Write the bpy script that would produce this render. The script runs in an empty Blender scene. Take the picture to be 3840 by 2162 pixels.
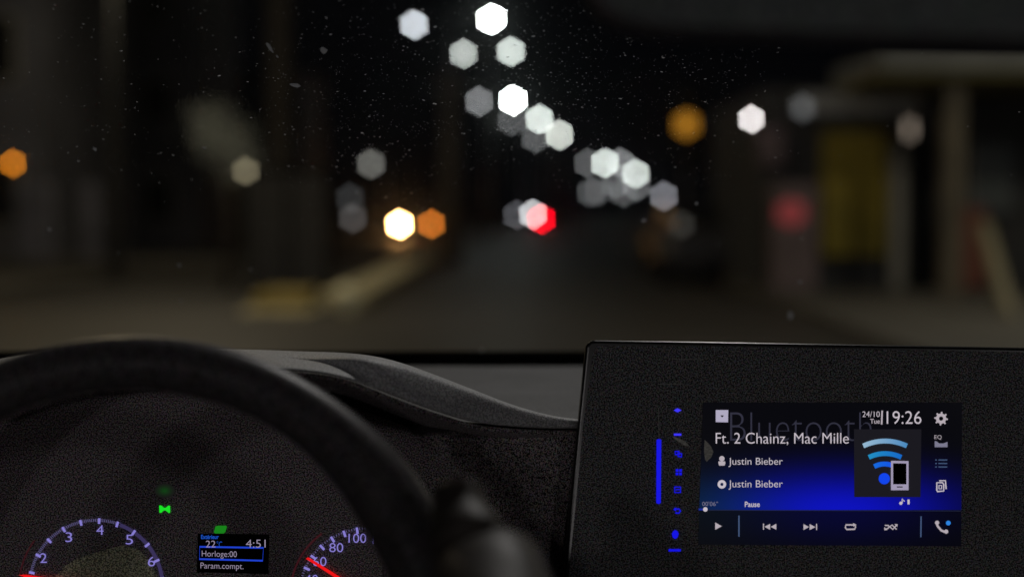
import bpy, bmesh, math, random
from mathutils import Vector, Matrix
random.seed(7)
C = bpy.context.scene.collection
R = math.radians
# ------------------------------------------------------------------ camera, world, exposure
FPX = 5333.0                                   # focal length in pixels of the 3840 px wide photograph
CAM = Vector((0, 0, 1.25)); PITCH = R(3.016)
cd = bpy.data.cameras.new('camera'); cam = bpy.data.objects.new('camera', cd); C.objects.link(cam)
cam.location = CAM; cam.rotation_euler = (R(90) - PITCH, 0, 0)
cd.lens = 50; cd.sensor_width = 36; cd.clip_start = .02; cd.clip_end = 3000
cd.dof.use_dof = True; cd.dof.focus_distance = .955; cd.dof.aperture_fstop = 2.38
cd.dof.aperture_blades = 6; cd.dof.aperture_rotation = R(3)
bpy.context.scene.camera = cam
w = bpy.data.worlds.new('World'); bpy.context.scene.world = w; w.use_nodes = True
bgn = w.node_tree.nodes['Background']; bgn.inputs[0].default_value = (.55, .62, 1, 1); bgn.inputs[1].default_value = .0010
sc = bpy.context.scene
sc.view_settings.view_transform = 'Standard'; sc.view_settings.look = 'None'
sc.view_settings.exposure = 0; sc.view_settings.gamma = 1
sc.cycles.use_adaptive_sampling = False
sc.cycles.use_denoising = True
sc.cycles.sample_clamp_indirect = .12
sc.cycles.max_bounces = 6; sc.cycles.transparent_max_bounces = 12
sc.cycles.caustics_reflective = False; sc.cycles.caustics_refractive = True
sc.cycles.use_light_tree = True

FW = Vector((0, math.cos(PITCH), -math.sin(PITCH))); UP = Vector((0, math.sin(PITCH), math.cos(PITCH))); RT = Vector((1, 0, 0))
def ray(px, py): return FW + RT*((px - 1920)/FPX) + UP*((1081 - py)/FPX)
def P(px, py, d): return CAM + ray(px, py)*d                     # a point seen at a pixel, d metres along the view axis
def W(px, py, Y):                                                # the same with world distance Y
    r = ray(px, py); return CAM + r*(Y/r.y)
def G(px, py, z=0):                                              # where a pixel's ray meets height z
    r = ray(px, py); return CAM + r*((z - CAM.z)/r.z)

# ------------------------------------------------------------------ materials
def newmat(name):
    m = bpy.data.materials.new(name); m.use_nodes = True; return m, m.node_tree, m.node_tree.nodes['Principled BSDF']
def pbr(name, col, rough=.5, metal=0, grain=0, scale=900, bump=0, bscale=900, spec=.5, detail=2.0, tint=0, big=0, bigscale=2):
    m, nt, b = newmat(name); b.inputs['Base Color'].default_value = (*col, 1)
    b.inputs['Roughness'].default_value = rough; b.inputs['Metallic'].default_value = metal
    b.inputs['Specular IOR Level'].default_value = spec
    tc = nt.nodes.new('ShaderNodeTexCoord'); out = None
    if grain:
        n = nt.nodes.new('ShaderNodeTexNoise'); n.inputs['Scale'].default_value = scale; n.inputs['Detail'].default_value = detail
        nt.links.new(tc.outputs['Object'], n.inputs['Vector'])
        mr = nt.nodes.new('ShaderNodeMapRange'); mr.inputs[1].default_value = .42; mr.inputs[2].default_value = .60
        mr.inputs[3].default_value = 1 - grain; mr.inputs[4].default_value = 1 + grain*1.3
        nt.links.new(n.outputs[0], mr.inputs[0])
        mx = nt.nodes.new('ShaderNodeMix'); mx.data_type = 'RGBA'; mx.blend_type = 'MULTIPLY'; mx.inputs[0].default_value = 1
        mx.inputs[6].default_value = (*col, 1); nt.links.new(mr.outputs[0], mx.inputs[7]); out = mx.outputs[2]
        if tint:
            n3 = nt.nodes.new('ShaderNodeTexNoise'); n3.inputs['Scale'].default_value = scale*.6
            nt.links.new(tc.outputs['Object'], n3.inputs['Vector'])
            m3 = nt.nodes.new('ShaderNodeMix'); m3.data_type = 'RGBA'; m3.blend_type = 'OVERLAY'; m3.inputs[0].default_value = tint
            nt.links.new(out, m3.inputs[6]); nt.links.new(n3.outputs[1], m3.inputs[7]); out = m3.outputs[2]
    if big:
        n2 = nt.nodes.new('ShaderNodeTexNoise'); n2.inputs['Scale'].default_value = bigscale; n2.inputs['Detail'].default_value = 5
        nt.links.new(tc.outputs['Object'], n2.inputs['Vector'])
        r2 = nt.nodes.new('ShaderNodeMapRange'); r2.inputs[1].default_value = .3; r2.inputs[2].default_value = .7
        r2.inputs[3].default_value = 1 - big; r2.inputs[4].default_value = 1 + big
        nt.links.new(n2.outputs[0], r2.inputs[0])
        m2 = nt.nodes.new('ShaderNodeMix'); m2.data_type = 'RGBA'; m2.blend_type = 'MULTIPLY'; m2.inputs[0].default_value = 1
        if out: nt.links.new(out, m2.inputs[6])
        else: m2.inputs[6].default_value = (*col, 1)
        nt.links.new(r2.outputs[0], m2.inputs[7]); out = m2.outputs[2]
    if out: nt.links.new(out, b.inputs['Base Color'])
    if bump:
        n = nt.nodes.new('ShaderNodeTexNoise'); n.inputs['Scale'].default_value = bscale; n.inputs['Detail'].default_value = 2
        nt.links.new(tc.outputs['Object'], n.inputs['Vector'])
        bp = nt.nodes.new('ShaderNodeBump'); bp.inputs['Strength'].default_value = bump; bp.inputs['Distance'].default_value = .0006
        nt.links.new(n.outputs[0], bp.inputs['Height']); nt.links.new(bp.outputs[0], b.inputs['Normal'])
    return m
def s2l(c): return tuple((x/255/12.92 if x/255 <= .04045 else ((x/255 + .055)/1.055)**2.4) for x in c)
def emi(name, col, s=1.0, sample=True):
    m, nt, b = newmat(name); b.inputs['Base Color'].default_value = (.02, .02, .02, 1)
    b.inputs['Emission Color'].default_value = (*col, 1); b.inputs['Emission Strength'].default_value = s
    if not sample: m.cycles.emission_sampling = 'NONE'
    return m
def scr(name, rgb, k=1.0): return emi(name, s2l(rgb), k, sample=False)

# ------------------------------------------------------------------ object helpers
def link(name, bm, m, parent=None, smooth=False):
    me = bpy.data.meshes.new(name); bmesh.ops.recalc_face_normals(bm, faces=bm.faces[:]) if len(bm.faces) else None
    bm.to_mesh(me); bm.free(); o = bpy.data.objects.new(name, me); C.objects.link(o)
    if m: me.materials.append(m)
    if smooth:
        for p in me.polygons: p.use_smooth = True
    if parent: o.parent = parent
    return o
def tag(o, label=None, cat=None, group=None, kind=None):
    if label: o['label'] = label
    if cat: o['category'] = cat
    if group: o['group'] = group
    if kind: o['kind'] = kind
    return o
def empty(name, loc=(0, 0, 0), label=None, cat=None, group=None, mat=None):
    o = bpy.data.objects.new(name, None); o.empty_display_size = .1; C.objects.link(o)
    if mat: o.matrix_world = mat
    else: o.location = loc
    return tag(o, label, cat, group)
def box(bm, a, b):
    a = Vector(a); b = Vector(b); c = (a+b)/2; s = b-a
    bmesh.ops.create_cube(bm, size=1, matrix=Matrix.Translation(c) @ Matrix.Diagonal((abs(s.x), abs(s.y), abs(s.z), 1)))
    return bm
def bxm(a, b): return box(bmesh.new(), a, b)
def tube(bm, pts, rad, n=12, cap=True):
    pts = [Vector(p) for p in pts]; rs = rad if isinstance(rad, (list, tuple)) else [rad]*len(pts); rings = []
    for i, p in enumerate(pts):
        t = (pts[min(i+1, len(pts)-1)] - pts[max(i-1, 0)]).normalized()
        a = t.orthogonal().normalized() if i == 0 else (prev - t*prev.dot(t)).normalized()
        prev = a; b = t.cross(a)
        rings.append([bm.verts.new(p + (a*math.cos(k*2*math.pi/n) + b*math.sin(k*2*math.pi/n))*rs[i]) for k in range(n)])
    for r0, r1 in zip(rings, rings[1:]):
        for k in range(n): bm.faces.new((r0[k], r0[(k+1) % n], r1[(k+1) % n], r1[k]))
    if cap: bm.faces.new(rings[0][::-1]); bm.faces.new(rings[-1])
    return bm
def ell(bm, c, r, u=14, v=10):
    bmesh.ops.create_uvsphere(bm, u_segments=u, v_segments=v, radius=1, matrix=Matrix.Translation(c) @ Matrix.Diagonal((*r, 1))); return bm
def prism(bm, pts, y0, y1):                                      # (x, z) outline extruded along y
    f = [bm.verts.new((x, y0, z)) for x, z in pts]; b = [bm.verts.new((x, y1, z)) for x, z in pts]
    bm.faces.new(f); bm.faces.new(b[::-1]); n = len(pts)
    for i in range(n): bm.faces.new((f[i], b[i], b[(i+1) % n], f[(i+1) % n]))
    return bm
def bevel(o, wd, seg=3):
    md = o.modifiers.new('bevel', 'BEVEL'); md.width = wd; md.segments = seg; md.limit_method = 'ANGLE'; return o
def catmull(pts, n=6):
    pts = [Vector(p) for p in pts]; q = [pts[0]] + pts + [pts[-1]]; out = []
    for i in range(1, len(q)-2):
        for k in range(n):
            t = k/n; a, b, c, d = q[i-1:i+3]
            out.append(.5*((2*b) + (c-a)*t + (2*a-5*b+4*c-d)*t*t + (3*b-a-3*c+d)*t**3))
    out.append(pts[-1]); return out
def resample(pts, n):
    L = [0]
    for a, b in zip(pts, pts[1:]): L.append(L[-1] + (b-a).length)
    out = []; j = 0
    for k in range(n):
        s = L[-1]*k/(n-1)
        while j < len(pts)-2 and L[j+1] < s: j += 1
        t = (s - L[j])/max(1e-9, L[j+1]-L[j]); out.append(pts[j].lerp(pts[j+1], min(1, t)))
    return out
def loft(lines, m, name, parent, thick=.004, sub=1, seam_x=None):
    bm = bmesh.new(); rows = [[bm.verts.new(p) for p in ln] for ln in lines]
    for a, b in zip(rows, rows[1:]):
        for i in range(len(a)-1): bm.faces.new((a[i], a[i+1], b[i+1], b[i]))
    o = link(name, bm, m, parent, smooth=True)
    md = o.modifiers.new('solid', 'SOLIDIFY'); md.thickness = thick; md.offset = 0
    if sub: s = o.modifiers.new('sub', 'SUBSURF'); s.levels = sub; s.render_levels = sub
    return o

# a flat face in the cabin: local X right, local Y up, local Z towards the camera
class Face:
    def __init__(s, px, py, d, tilt=0, yaw=0):
        s.o = P(px, py, d)
        z = -FW; rot = Matrix.Rotation(R(yaw), 3, UP) @ Matrix.Rotation(-R(tilt), 3, RT)
        s.x = rot @ RT; s.y = rot @ UP; s.z = rot @ z
        s.m = Matrix((( s.x.x, s.y.x, s.z.x, s.o.x), (s.x.y, s.y.y, s.z.y, s.o.y), (s.x.z, s.y.z, s.z.z, s.o.z), (0, 0, 0, 1)))
        s.k = d/FPX
    def L(s, px, py, h=0):
        r = ray(px, py); t = (s.o + s.z*h - CAM).dot(s.z)/r.dot(s.z); p = CAM + r*t - s.o
        return Vector((p.dot(s.x), p.dot(s.y), h))
    def poly(s, bm, pts, h=.0006):
        bm.faces.new([bm.verts.new(s.L(x, y, h)) for x, y in pts]); return bm
    def stroke(s, bm, pts, wd, h=.0006, close=False):
        V = [Vector(p) for p in pts]; n = len(V)
        q = []
        for i in range(n):
            a = V[i-1] if (close or i > 0) else V[i]; b = V[(i+1) % n] if (close or i < n-1) else V[i]
            t = (b - a).normalized(); nn = Vector((-t.y, t.x)); q.append((V[i] + nn*wd/2, V[i] - nn*wd/2))
        vs = [(bm.verts.new(s.L(*a, h)), bm.verts.new(s.L(*b, h))) for a, b in q]
        for i in range(n if close else n-1):
            a, b = vs[i], vs[(i+1) % n]; bm.faces.new((a[0], b[0], b[1], a[1]))
        return bm
    def disc(s, bm, cx, cy, r, h=.0006, n=24): return s.poly(bm, [(cx + r*math.cos(2*math.pi*k/n), cy + r*math.sin(2*math.pi*k/n)) for k in range(n)], h)
    def text(s, name, body, x0, y0, x1, y1, m, parent, h=.0008, offset=-.007, skew=0, spacing=1.0, clip=None):
        cu = bpy.data.curves.new(name, 'FONT'); cu.body = body; cu.offset = offset; cu.space_character = spacing; cu.resolution_u = 6
        t = bpy.data.objects.new(name, cu); C.objects.link(t)
        dg = bpy.context.evaluated_depsgraph_get(); dg.update(); me = bpy.data.meshes.new_from_object(t.evaluated_get(dg))
        bpy.data.objects.remove(t); me.name = name
        if clip:
            bm = bmesh.new(); bm.from_mesh(me)
            xs = [v.co.x for v in bm.verts]; cx = min(xs) + (max(xs)-min(xs))*clip
            bmesh.ops.bisect_plane(bm, geom=bm.verts[:]+bm.edges[:]+bm.faces[:], plane_co=(cx, 0, 0), plane_no=(1, 0, 0), clear_outer=True)
            bm.to_mesh(me); bm.free()
        xs = [v.co.x for v in me.vertices]; ys = [v.co.y for v in me.vertices]
        ax, bx_, ay, by = min(xs), max(xs), min(ys), max(ys)
        for v in me.vertices:
            u = (v.co.x - ax)/(bx_ - ax); t_ = (v.co.y - ay)/(by - ay)
            v.co = s.L(x0 + (x1-x0)*u, y1 + (y0-y1)*t_ + skew*u, h)
        me.materials.clear(); me.materials.append(m)
        o = bpy.data.objects.new(name, me); C.objects.link(o); o.parent = parent; return o

# ------------------------------------------------------------------ cabin materials
GR = dict(grain=.95, scale=1150, tint=.7)
M_dash = pbr('dash_grey_plastic', (.35, .35, .355), .55, grain=.35, scale=900, bump=.6, bscale=1100, tint=.15, spec=.4)
M_pad = pbr('dash_far_plastic', (.11, .11, .115), .55, grain=.2, scale=700, bump=.2, spec=.2, big=.25, bigscale=14)
M_dark = pbr('cabin_dark_plastic', (.17, .15, .155), .7, spec=.1, **GR)
M_rim = pbr('wheel_leather', (.066, .060, .062), .4, spec=.12, **GR)
M_gloss = pbr('gloss_black', (.015, .015, .015), .22, spec=.3)
M_unit = pbr('radio_face_black', (.12, .12, .125), .6, spec=.08, **GR)
M_face = pbr('cluster_face_black', (.19, .165, .175), .7, spec=.05, **GR)
M_black = pbr('flat_black', (.004, .004, .004), .9, spec=.02)

# ------------------------------------------------------------------ windscreen
ws = empty('windscreen', P(1920, 1345, 1.36), 'dusty raked windscreen in front of the dashboard, black border along its foot', 'windscreen')
inv = ws.location.copy()
def wsp(px, t):                                                   # t=0 foot, 1 level of the picture's top edge
    a = P(px, 1345, 1.36); b = P(px, 0, .87)
    x = (px-1920)/FPX*1.1
    p = a.lerp(b, t); p.x = x; return p
WA = P(1920, 1345, 1.36); WB = P(1920, 0, .87); WU = (WB - WA).normalized(); WN = WU.cross(RT).normalized()
if WN.y > 0: WN = -WN
def on_ws(px, py, h=.0):
    r = ray(px, py); t = (WA + WN*h - CAM).dot(WN)/r.dot(WN); return CAM + r*t
bm = bmesh.new(); vs = [bm.verts.new(Vector((sx, 0, 0)) + q - inv) for sx, q in ((-.72, WA), (.72, WA), (.6, WA + WU*.85), (-.6, WA + WU*.85))]
bm.faces.new(vs)
mg, nt, b = newmat('windscreen_glass'); nt.nodes.remove(b); out = nt.nodes['Material Output']
tr = nt.nodes.new('ShaderNodeBsdfTransparent'); tr.inputs[0].default_value = (.97, .985, .98, 1)
rf = nt.nodes.new('ShaderNodeBsdfRefraction'); rf.inputs['Roughness'].default_value = .17; rf.inputs['IOR'].default_value = 1.12; rf.inputs[0].default_value = (.9, .95, 1, 1)
mix = nt.nodes.new('ShaderNodeMixShader'); mix.inputs[0].default_value = 0
gl = nt.nodes.new('ShaderNodeBsdfGlossy'); gl.inputs['Roughness'].default_value = .02
lw = nt.nodes.new('ShaderNodeFresnel'); lw.inputs[0].default_value = 1.2; mul = nt.nodes.new('ShaderNodeMath'); mul.operation = 'MULTIPLY'; mul.inputs[1].default_value = .15
mx2 = nt.nodes.new('ShaderNodeMixShader'); nt.links.new(lw.outputs[0], mul.inputs[0]); nt.links.new(mul.outputs[0], mx2.inputs[0])
nt.links.new(tr.outputs[0], mix.inputs[1]); nt.links.new(rf.outputs[0], mix.inputs[2])
nt.links.new(mix.outputs[0], mx2.inputs[1]); nt.links.new(gl.outputs[0], mx2.inputs[2]); nt.links.new(mx2.outputs[0], out.inputs[0])
link('glass', bm, mg, ws)
# thin film of grime on the outside of the pane: scatters the lamps' light forward into soft halos
mf = bpy.data.materials.new('grime_film'); mf.use_nodes = True; nt = mf.node_tree; nt.nodes.remove(nt.nodes['Principled BSDF'])
vsn = nt.nodes.new('ShaderNodeVolumeScatter'); vsn.inputs['Density'].default_value = 3.4; vsn.inputs['Anisotropy'].default_value = .985; vsn.inputs[0].default_value = (.95, .98, 1, 1)
nt.links.new(vsn.outputs[0], nt.nodes['Material Output'].inputs['Volume'])
bm = bmesh.new(); f = bm.faces.new([bm.verts.new(Vector((sx, 0, 0)) + q - inv - WN*.003) for sx, q in ((-.72, WA), (.72, WA), (.6, WA + WU*.85), (-.6, WA + WU*.85))])
r_ = bmesh.ops.extrude_face_region(bm, geom=[f]); bmesh.ops.translate(bm, vec=-WN*.004, verts=[v for v in r_['geom'] if isinstance(v, bmesh.types.BMVert)])
link('grime_film', bm, mf, ws)
bm = bmesh.new(); q0 = WA - WU*.03; q1 = on_ws(1920, 1338); n_ = -WN*.003
for sgn in (0,):
    vv = [bm.verts.new(Vector((sx, 0, 0)) + q - inv - WN*.002) for sx, q in ((-.72, q0), (.72, q0), (.72, q1), (-.72, q1))]
    f = bm.faces.new(vv); r = bmesh.ops.extrude_face_region(bm, geom=[f]); bmesh.ops.translate(bm, vec=-WN*.004, verts=[v for v in r['geom'] if isinstance(v, bmesh.types.BMVert)])
link('black_border', bm, M_black, ws)

# dust: uncountable specks stuck to the glass
md_, nt, b = newmat('dust_speck'); nt.nodes.remove(b); out = nt.nodes['Material Output']
tl = nt.nodes.new('ShaderNodeBsdfTranslucent'); tl.inputs[0].default_value = (.5, .51, .53, 1)
df = nt.nodes.new('ShaderNodeBsdfDiffuse'); df.inputs[0].default_value = (.5, .5, .5, 1)
r2 = nt.nodes.new('ShaderNodeBsdfRefraction'); r2.inputs['Roughness'].default_value = .2; r2.inputs['IOR'].default_value = 1.12
ma = nt.nodes.new('ShaderNodeMixShader'); ma.inputs[0].default_value = .35; mb = nt.nodes.new('ShaderNodeMixShader'); mb.inputs[0].default_value = 0
nt.links.new(tl.outputs[0], ma.inputs[1]); nt.links.new(df.outputs[0], ma.inputs[2]); nt.links.new(ma.outputs[0], mb.inputs[1]); nt.links.new(r2.outputs[0], mb.inputs[2]); nt.links.new(mb.outputs[0], out.inputs[0])
bm = bmesh.new(); WX = RT
def speck(bm, p, r, asp=1, ang=0, n=6):
    vs = []
    for k in range(n):
        a = 2*math.pi*k/n; rr = r*random.uniform(.6, 1.15); x = rr*asp*math.cos(a); y = rr*math.sin(a)
        x, y = x*math.cos(ang) - y*math.sin(ang), x*math.sin(ang) + y*math.cos(ang)
        vs.append(bm.verts.new(p + WX*x + WU*y + WN*.0008))
    bm.faces.new(vs)
cnt = 0
while cnt < 4200:
    px = random.uniform(0, 3840); py = random.uniform(-10, 1250)
    dens = .16 + .95*math.exp(-((px-1980)/520)**2 - ((py-330)/330)**2) + .7*math.exp(-((px-1500)/120)**2 - ((py-790)/90)**2) + .5*math.exp(-((px-1250)/420)**2 - ((py-430)/300)**2) + .35*math.exp(-((px-2700)/260)**2 - ((py-280)/160)**2)
    if py > 700: dens *= .25 + (1.0 if abs(px-1500) < 190 and py < 960 else 0)
    if px > 2950: dens *= .25
    if random.random() > dens: continue
    cnt += 1
    rr = .000185*random.lognormvariate(0, .5)
    speck(bm, on_ws(px, py), min(rr, .0009), random.choice((1, 1, 1.6, 2.2)), random.uniform(-.5, .5))
dust = link('windscreen_dust', bm, md_); tag(dust, 'fine pale dust specks spread over the windscreen glass', 'dust', kind='stuff')
M_fleck = pbr('dry_dirt', (.6, .6, .58), .9)
for i, (px, py, r, asp, ang, lab) in enumerate((
    (1011, 170, .0011, 3.2, -1.05, 'thin slanted white dirt fleck high on the windscreen left of the lamps'),
    (1040, 205, .0007, 1.4, -.8, 'small white dirt fleck just below the slanted one on the windscreen'),
    (1214, 182, .0019, 1.3, 0, 'largest white dirt fleck on the windscreen, below the upper left lamp'),
    (1108, 313, .0012, 3.0, -.15, 'faint bluish smear of dirt on the upper windscreen'),
    (767, 547, .0007, 2.4, -.1, 'tiny white dirt streak over the pale crown of the stand-in tree'),
    (357, 553, .0014, 1.1, .5, 'grey ragged dirt fleck on the left of the windscreen'),
    (186, 854, .0016, 1.1, 0, 'round pale dirt dot at far left of the windscreen'),
    (680, 1122, .0013, .6, .1, 'upright beige dirt fleck above the steering wheel rim'),
    (673, 988, .0012, 1.2, 0, 'faint round dirt dot above the upright beige fleck'),
    (1806, 1306, .0022, .7, 0, 'blurred dirt dot low on the windscreen just above its black foot border'),
    (2414, 820, .0016, 1.3, 0, 'pale dirt dot right of the red tail lamp'),
    (2612, 757, .0015, .9, .3, 'pale dirt dot left of the red lit sign'),
    (2963, 1175, .0022, 2.6, -1.1, 'faint slanted dirt streak low on the windscreen above the radio'),
    (3000, 1052, .0016, 1, 0, 'faint dirt dot above the slanted streak near the radio'))):
    bm = bmesh.new(); p = on_ws(px, py); n = 10; vs = []
    for k in range(n):
        a = 2*math.pi*k/n; q = r*random.uniform(.7, 1.1); x = q*asp*math.cos(a); y = q*math.sin(a)
        x, y = x*math.cos(ang)-y*math.sin(ang), x*math.sin(ang)+y*math.cos(ang); vs.append(bm.verts.new(WX*x + WU*y*1.9))
    f = bm.faces.new(vs); rr = bmesh.ops.extrude_face_region(bm, geom=[f]); bmesh.ops.translate(bm, vec=WN*.0004, verts=[v for v in rr['geom'] if isinstance(v, bmesh.types.BMVert)])
    o = link('dirt_fleck', bm, md_); o.location = p + WN*.0012; tag(o, lab, 'dirt fleck', 'dirt flecks on the windscreen')

# ------------------------------------------------------------------ dashboard
dash = empty('dashboard', (0, 0, 0), 'grey grained car dashboard with arched instrument hood, below the windscreen', 'dashboard')
def line(pts, n=60): return resample(catmull([P(*p) for p in pts], 5), n)
lip = [(-300, 1520, .87), (0, 1425, .87), (400, 1385, .87), (900, 1380, .87), (1150, 1392, .87), (1300, 1418, .875), (1500, 1495, .885), (1650, 1548, .9), (1800, 1588, .92), (2000, 1604, .94), (2170, 1606, .955), (2600, 1606, .96)]
mid = [(-300, 1480, .95), (0, 1385, .95), (400, 1340, .95), (900, 1337, .95), (1150, 1346, .94), (1230, 1356, .93), (1300, 1364, .90), (1380, 1372, .892), (1500, 1398, .896), (1650, 1450, .91), (1800, 1520, .93), (2000, 1585, .95), (2170, 1598, .96), (2600, 1600, .965)]
rdg = [(-300, 1440, 1.0), (0, 1340, 1.0), (400, 1305, 1.0), (900, 1307, 1.0), (1150, 1315, 1.0), (1300, 1324, 1.0), (1450, 1348, .99), (1580, 1390, .985), (1750, 1456, .98), (1950, 1535, .975), (2170, 1582, .98), (2600, 1590, .98)]
bck = [(-300, 1480, 1.05), (0, 1400, 1.05), (400, 1370, 1.05), (900, 1370, 1.05), (1150, 1380, 1.05), (1300, 1400, 1.05), (1450, 1430, 1.04), (1580, 1480, 1.03), (1750, 1540, 1.02), (1950, 1590, 1.01), (2170, 1620, 1.0), (2600, 1620, 1.0)]
def blend(pts_lip, pts_rdg, f_y, f_d, x0=1130, x1=1480):           # right of the bulge the hood's front face stands upright below its edge
    L_, Rr = line(pts_lip), line(pts_rdg); out_ = []
    for a, b_ in zip(L_, Rr):
        pa, pb = a - CAM, b_ - CAM; da, db = pa.dot(FW), pb.dot(FW)
        ya, yb = pa.dot(UP)/da, pb.dot(UP)/db; px = pa.x/da*FPX + 1920
        t = min(1, max(0, (px - x0)/(x1 - x0))); t = t*t*(3 - 2*t)
        fy = .5*(1-t) + f_y*t; fd = .5*(1-t) + f_d*t
        d = da + (db - da)*fd; y = ya + (yb - ya)*fy; x = (pa.x/da)*(1-fy) + (pb.x/db)*fy
        out_.append(CAM + FW*d + RT*(x*d) + UP*(y*d))
    return out_
loft([line(lip), blend(lip, rdg, .45, .01), blend(lip, rdg, .80, .03), blend(lip, rdg, .88, .06), line(rdg), line(bck)], M_dash, 'instrument_hood', dash, thick=.005, sub=2)
# far pad, rising in soft waves to the glass
def padline(py, d, amp=0): return [P(px, py + amp*math.sin((px-1500)/260.0), d) for px in range(-600, 4700, 90)]
loft([padline(1620, .985), padline(1585, 1.02), padline(1530, 1.06, 6), padline(1478, 1.13, 8), padline(1440, 1.19, 9), padline(1410, 1.24, 6), padline(1386, 1.29, 2), padline(1374, 1.335), padline(1395, 1.36)], M_pad, 'dash_pad', dash, thick=.004, sub=1)
# fascia under the lip
lp2 = [(a, b+14, c+.004) for a, b, c in lip]; lp3 = [(a, b+60, 1.0) for a, b, c in lip]
loft([line(lp2), line(lp3), [P(-300 + k*2900/59, 2000, 1.0) for k in range(60)], [P(-300 + k*2900/59, 2500, .97) for k in range(60)]], M_dark, 'fascia', dash, thick=.003, sub=0)
o = link('centre_console', bxm((0, 0, 0), (1, 1, 1)), M_dark, dash)
bm = bmesh.new(); 
fr = [(1440, 1640), (1800, 1606), (2010, 1614), (2600, 1616), (4300, 1616), (4300, 2600), (1420, 2600)]
vs = [bm.verts.new(P(x, y, .962 - (y-1600)*2e-5)) for x, y in fr]; f = bm.faces.new(vs)
r_ = bmesh.ops.extrude_face_region(bm, geom=[f]); bmesh.ops.translate(bm, vec=(0, .03, 0), verts=[v for v in r_['geom'] if isinstance(v, bmesh.types.BMVert)])
bm.to_mesh(o.data); bm.free(); bevel(o, .004)
tag(o, 'dark centre console panel between hood and radio')

# ------------------------------------------------------------------ instrument cluster
F = Face(700, 2050, .955, tilt=4)
clu = empty('instrument_cluster', mat=F.m, label='black instrument cluster with violet lit dials behind the steering wheel', cat='instrument cluster')
bm = bmesh.new(); F.poly(bm, [(-200, 1560), (60, 1500), (700, 1460), (1250, 1500), (1520, 1600), (1700, 1760), (1760, 1900), (1780, 2400), (-200, 2400)], 0)
ff = bm.faces[:]; r_ = bmesh.ops.extrude_face_region(bm, geom=ff); bmesh.ops.translate(bm, vec=(0, 0, -.012), verts=[v for v in r_['geom'] if isinstance(v, bmesh.types.BMVert)])
link('cluster_face', bm, M_face, clu)
V_hi = scr('violet_lit', (132, 122, 205)); V_lo = scr('violet_dim', (92, 86, 130)); V_band = scr('violet_band', (52, 44, 84))
RED = scr('needle_red', (235, 6, 10)); REDLO = scr('red_ring', (52, 6, 16))
def pol(cx, cy, r, deg): a = R(deg); return (cx + r*math.sin(a), cy - r*math.cos(a))
refl_olive = pbr('glass_reflection_olive', (.42, .42, .30), .8, grain=.7, scale=1150, tint=.4, spec=.1)
def dial(name, cx, cy, rad, majors, minors, mlen, label):
    bm = bmesh.new()
    for a in majors: F.stroke(bm, [pol(cx, cy, rad, a), pol(cx, cy, rad - mlen, a)], 9, .0010)
    root = link(name, bm, V_hi, clu); tag(root, label)
    bm = bmesh.new()
    for a, ln in minors: F.stroke(bm, [pol(cx, cy, rad-2, a), pol(cx, cy, rad-2-ln, a)], 2.6, .0010)
    link('fine_scale', bm, V_lo, root); return root
mn = []
for h in range(-5, 1):
    mn += [(2.5 + 16*h + 16*k/10, 11) for k in range(1, 10)]
TC = (361, 2199, 258)
tach = dial('rev_counter', *TC, [2.5 + 16*h for h in range(-6, 6)], mn, 21, 'violet lit rev counter scale')
bm = bmesh.new(); F.stroke(bm, [pol(361, 2199, 249, a) for a in range(21, 100, 3)], 14, .0009); link('dim_band', bm, V_band, tach)
for t, x, y, wd in (('2', 163, 2090, 25), ('3', 258, 2012, 25), ('4', 375, 1985, 27), ('5', 485, 2021, 27), ('6', 568, 2103, 26)):
    F.text('numeral', t, x-wd/2, y-18, x+wd/2, y+18, V_hi, tach, .0010)
bm = bmesh.new(); F.poly(bm, [(70, 2154), (98, 2152), (361, 2192), (361, 2206), (98, 2163)], .0022); link('needle', bm, RED, tach)
bm = bmesh.new(); F.poly(bm, [(205, 2162), (245, 2120), (290, 2092), (360, 2070), (420, 2052), (470, 2042), (520, 2060), (560, 2095), (590, 2160), (600, 2240), (200, 2240)], .0006); link('glass_reflection', bm, refl_olive, tach)  # olive patch painted as a faint reflection in the cluster's cover glass
bm = bmesh.new(); F.stroke(bm, [pol(361, 2199, 290, a) for a in range(-80, -52, 3)], 5, .0008); link('red_ring', bm, REDLO, tach)
SC = (1375, 2231, 258); mj = [3.2 - 11.5*k for k in range(0, 9)] + [14.7, 26.2, 37.7]; mn2 = [(a - 11.5*k/5, 8) for a in mj for k in range(1, 5)]
spd = dial('speedometer', *SC, mj, mn2, 24, 'violet lit speedometer scale, half hidden by the wheel rim')
for t, x, y, wd, hh in (('60', 1199, 2103, 50, 34), ('80', 1261, 2051, 52, 34), ('100', 1340, 2016, 66, 34), ('120', 1430, 2020, 66, 34), ('40', 1168, 2170, 50, 34)):
    F.text('numeral', t, x-wd/2, y-hh/2, x+wd/2, y+hh/2, V_hi, spd, .0010)
bm = bmesh.new(); F.poly(bm, [(1147, 2093), (1156, 2087), (1375, 2222), (1375, 2240)], .0024); link('needle', bm, RED, spd)
bm = bmesh.new(); F.stroke(bm, [pol(1375, 2231, 287, a) for a in range(-90, -33, 3)], 7, .0008); link('red_ring', bm, REDLO, spd)
GRN = scr('green_lamp', (20, 225, 35)); GRN2 = scr('green_lamp_soft', (12, 125, 16))
bm = bmesh.new(); F.poly(bm, [(597, 1893), (604, 1893), (615, 1902), (621, 1902), (633, 1893), (638, 1896), (638, 1920), (634, 1922), (621, 1912), (614, 1912), (604, 1921), (598, 1920)]); o = link('headlamp_tell_tale', bm, GRN, clu); tag(o, 'green glowing double lamp symbol')
bm = bmesh.new(); F.poly(bm, [(808, 1972), (816, 1969), (848, 1969), (851, 1974), (845, 1993), (838, 1998), (806, 1998), (802, 1993)]); eco = link('eco_tell_tale', bm, GRN2, clu)
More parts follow.
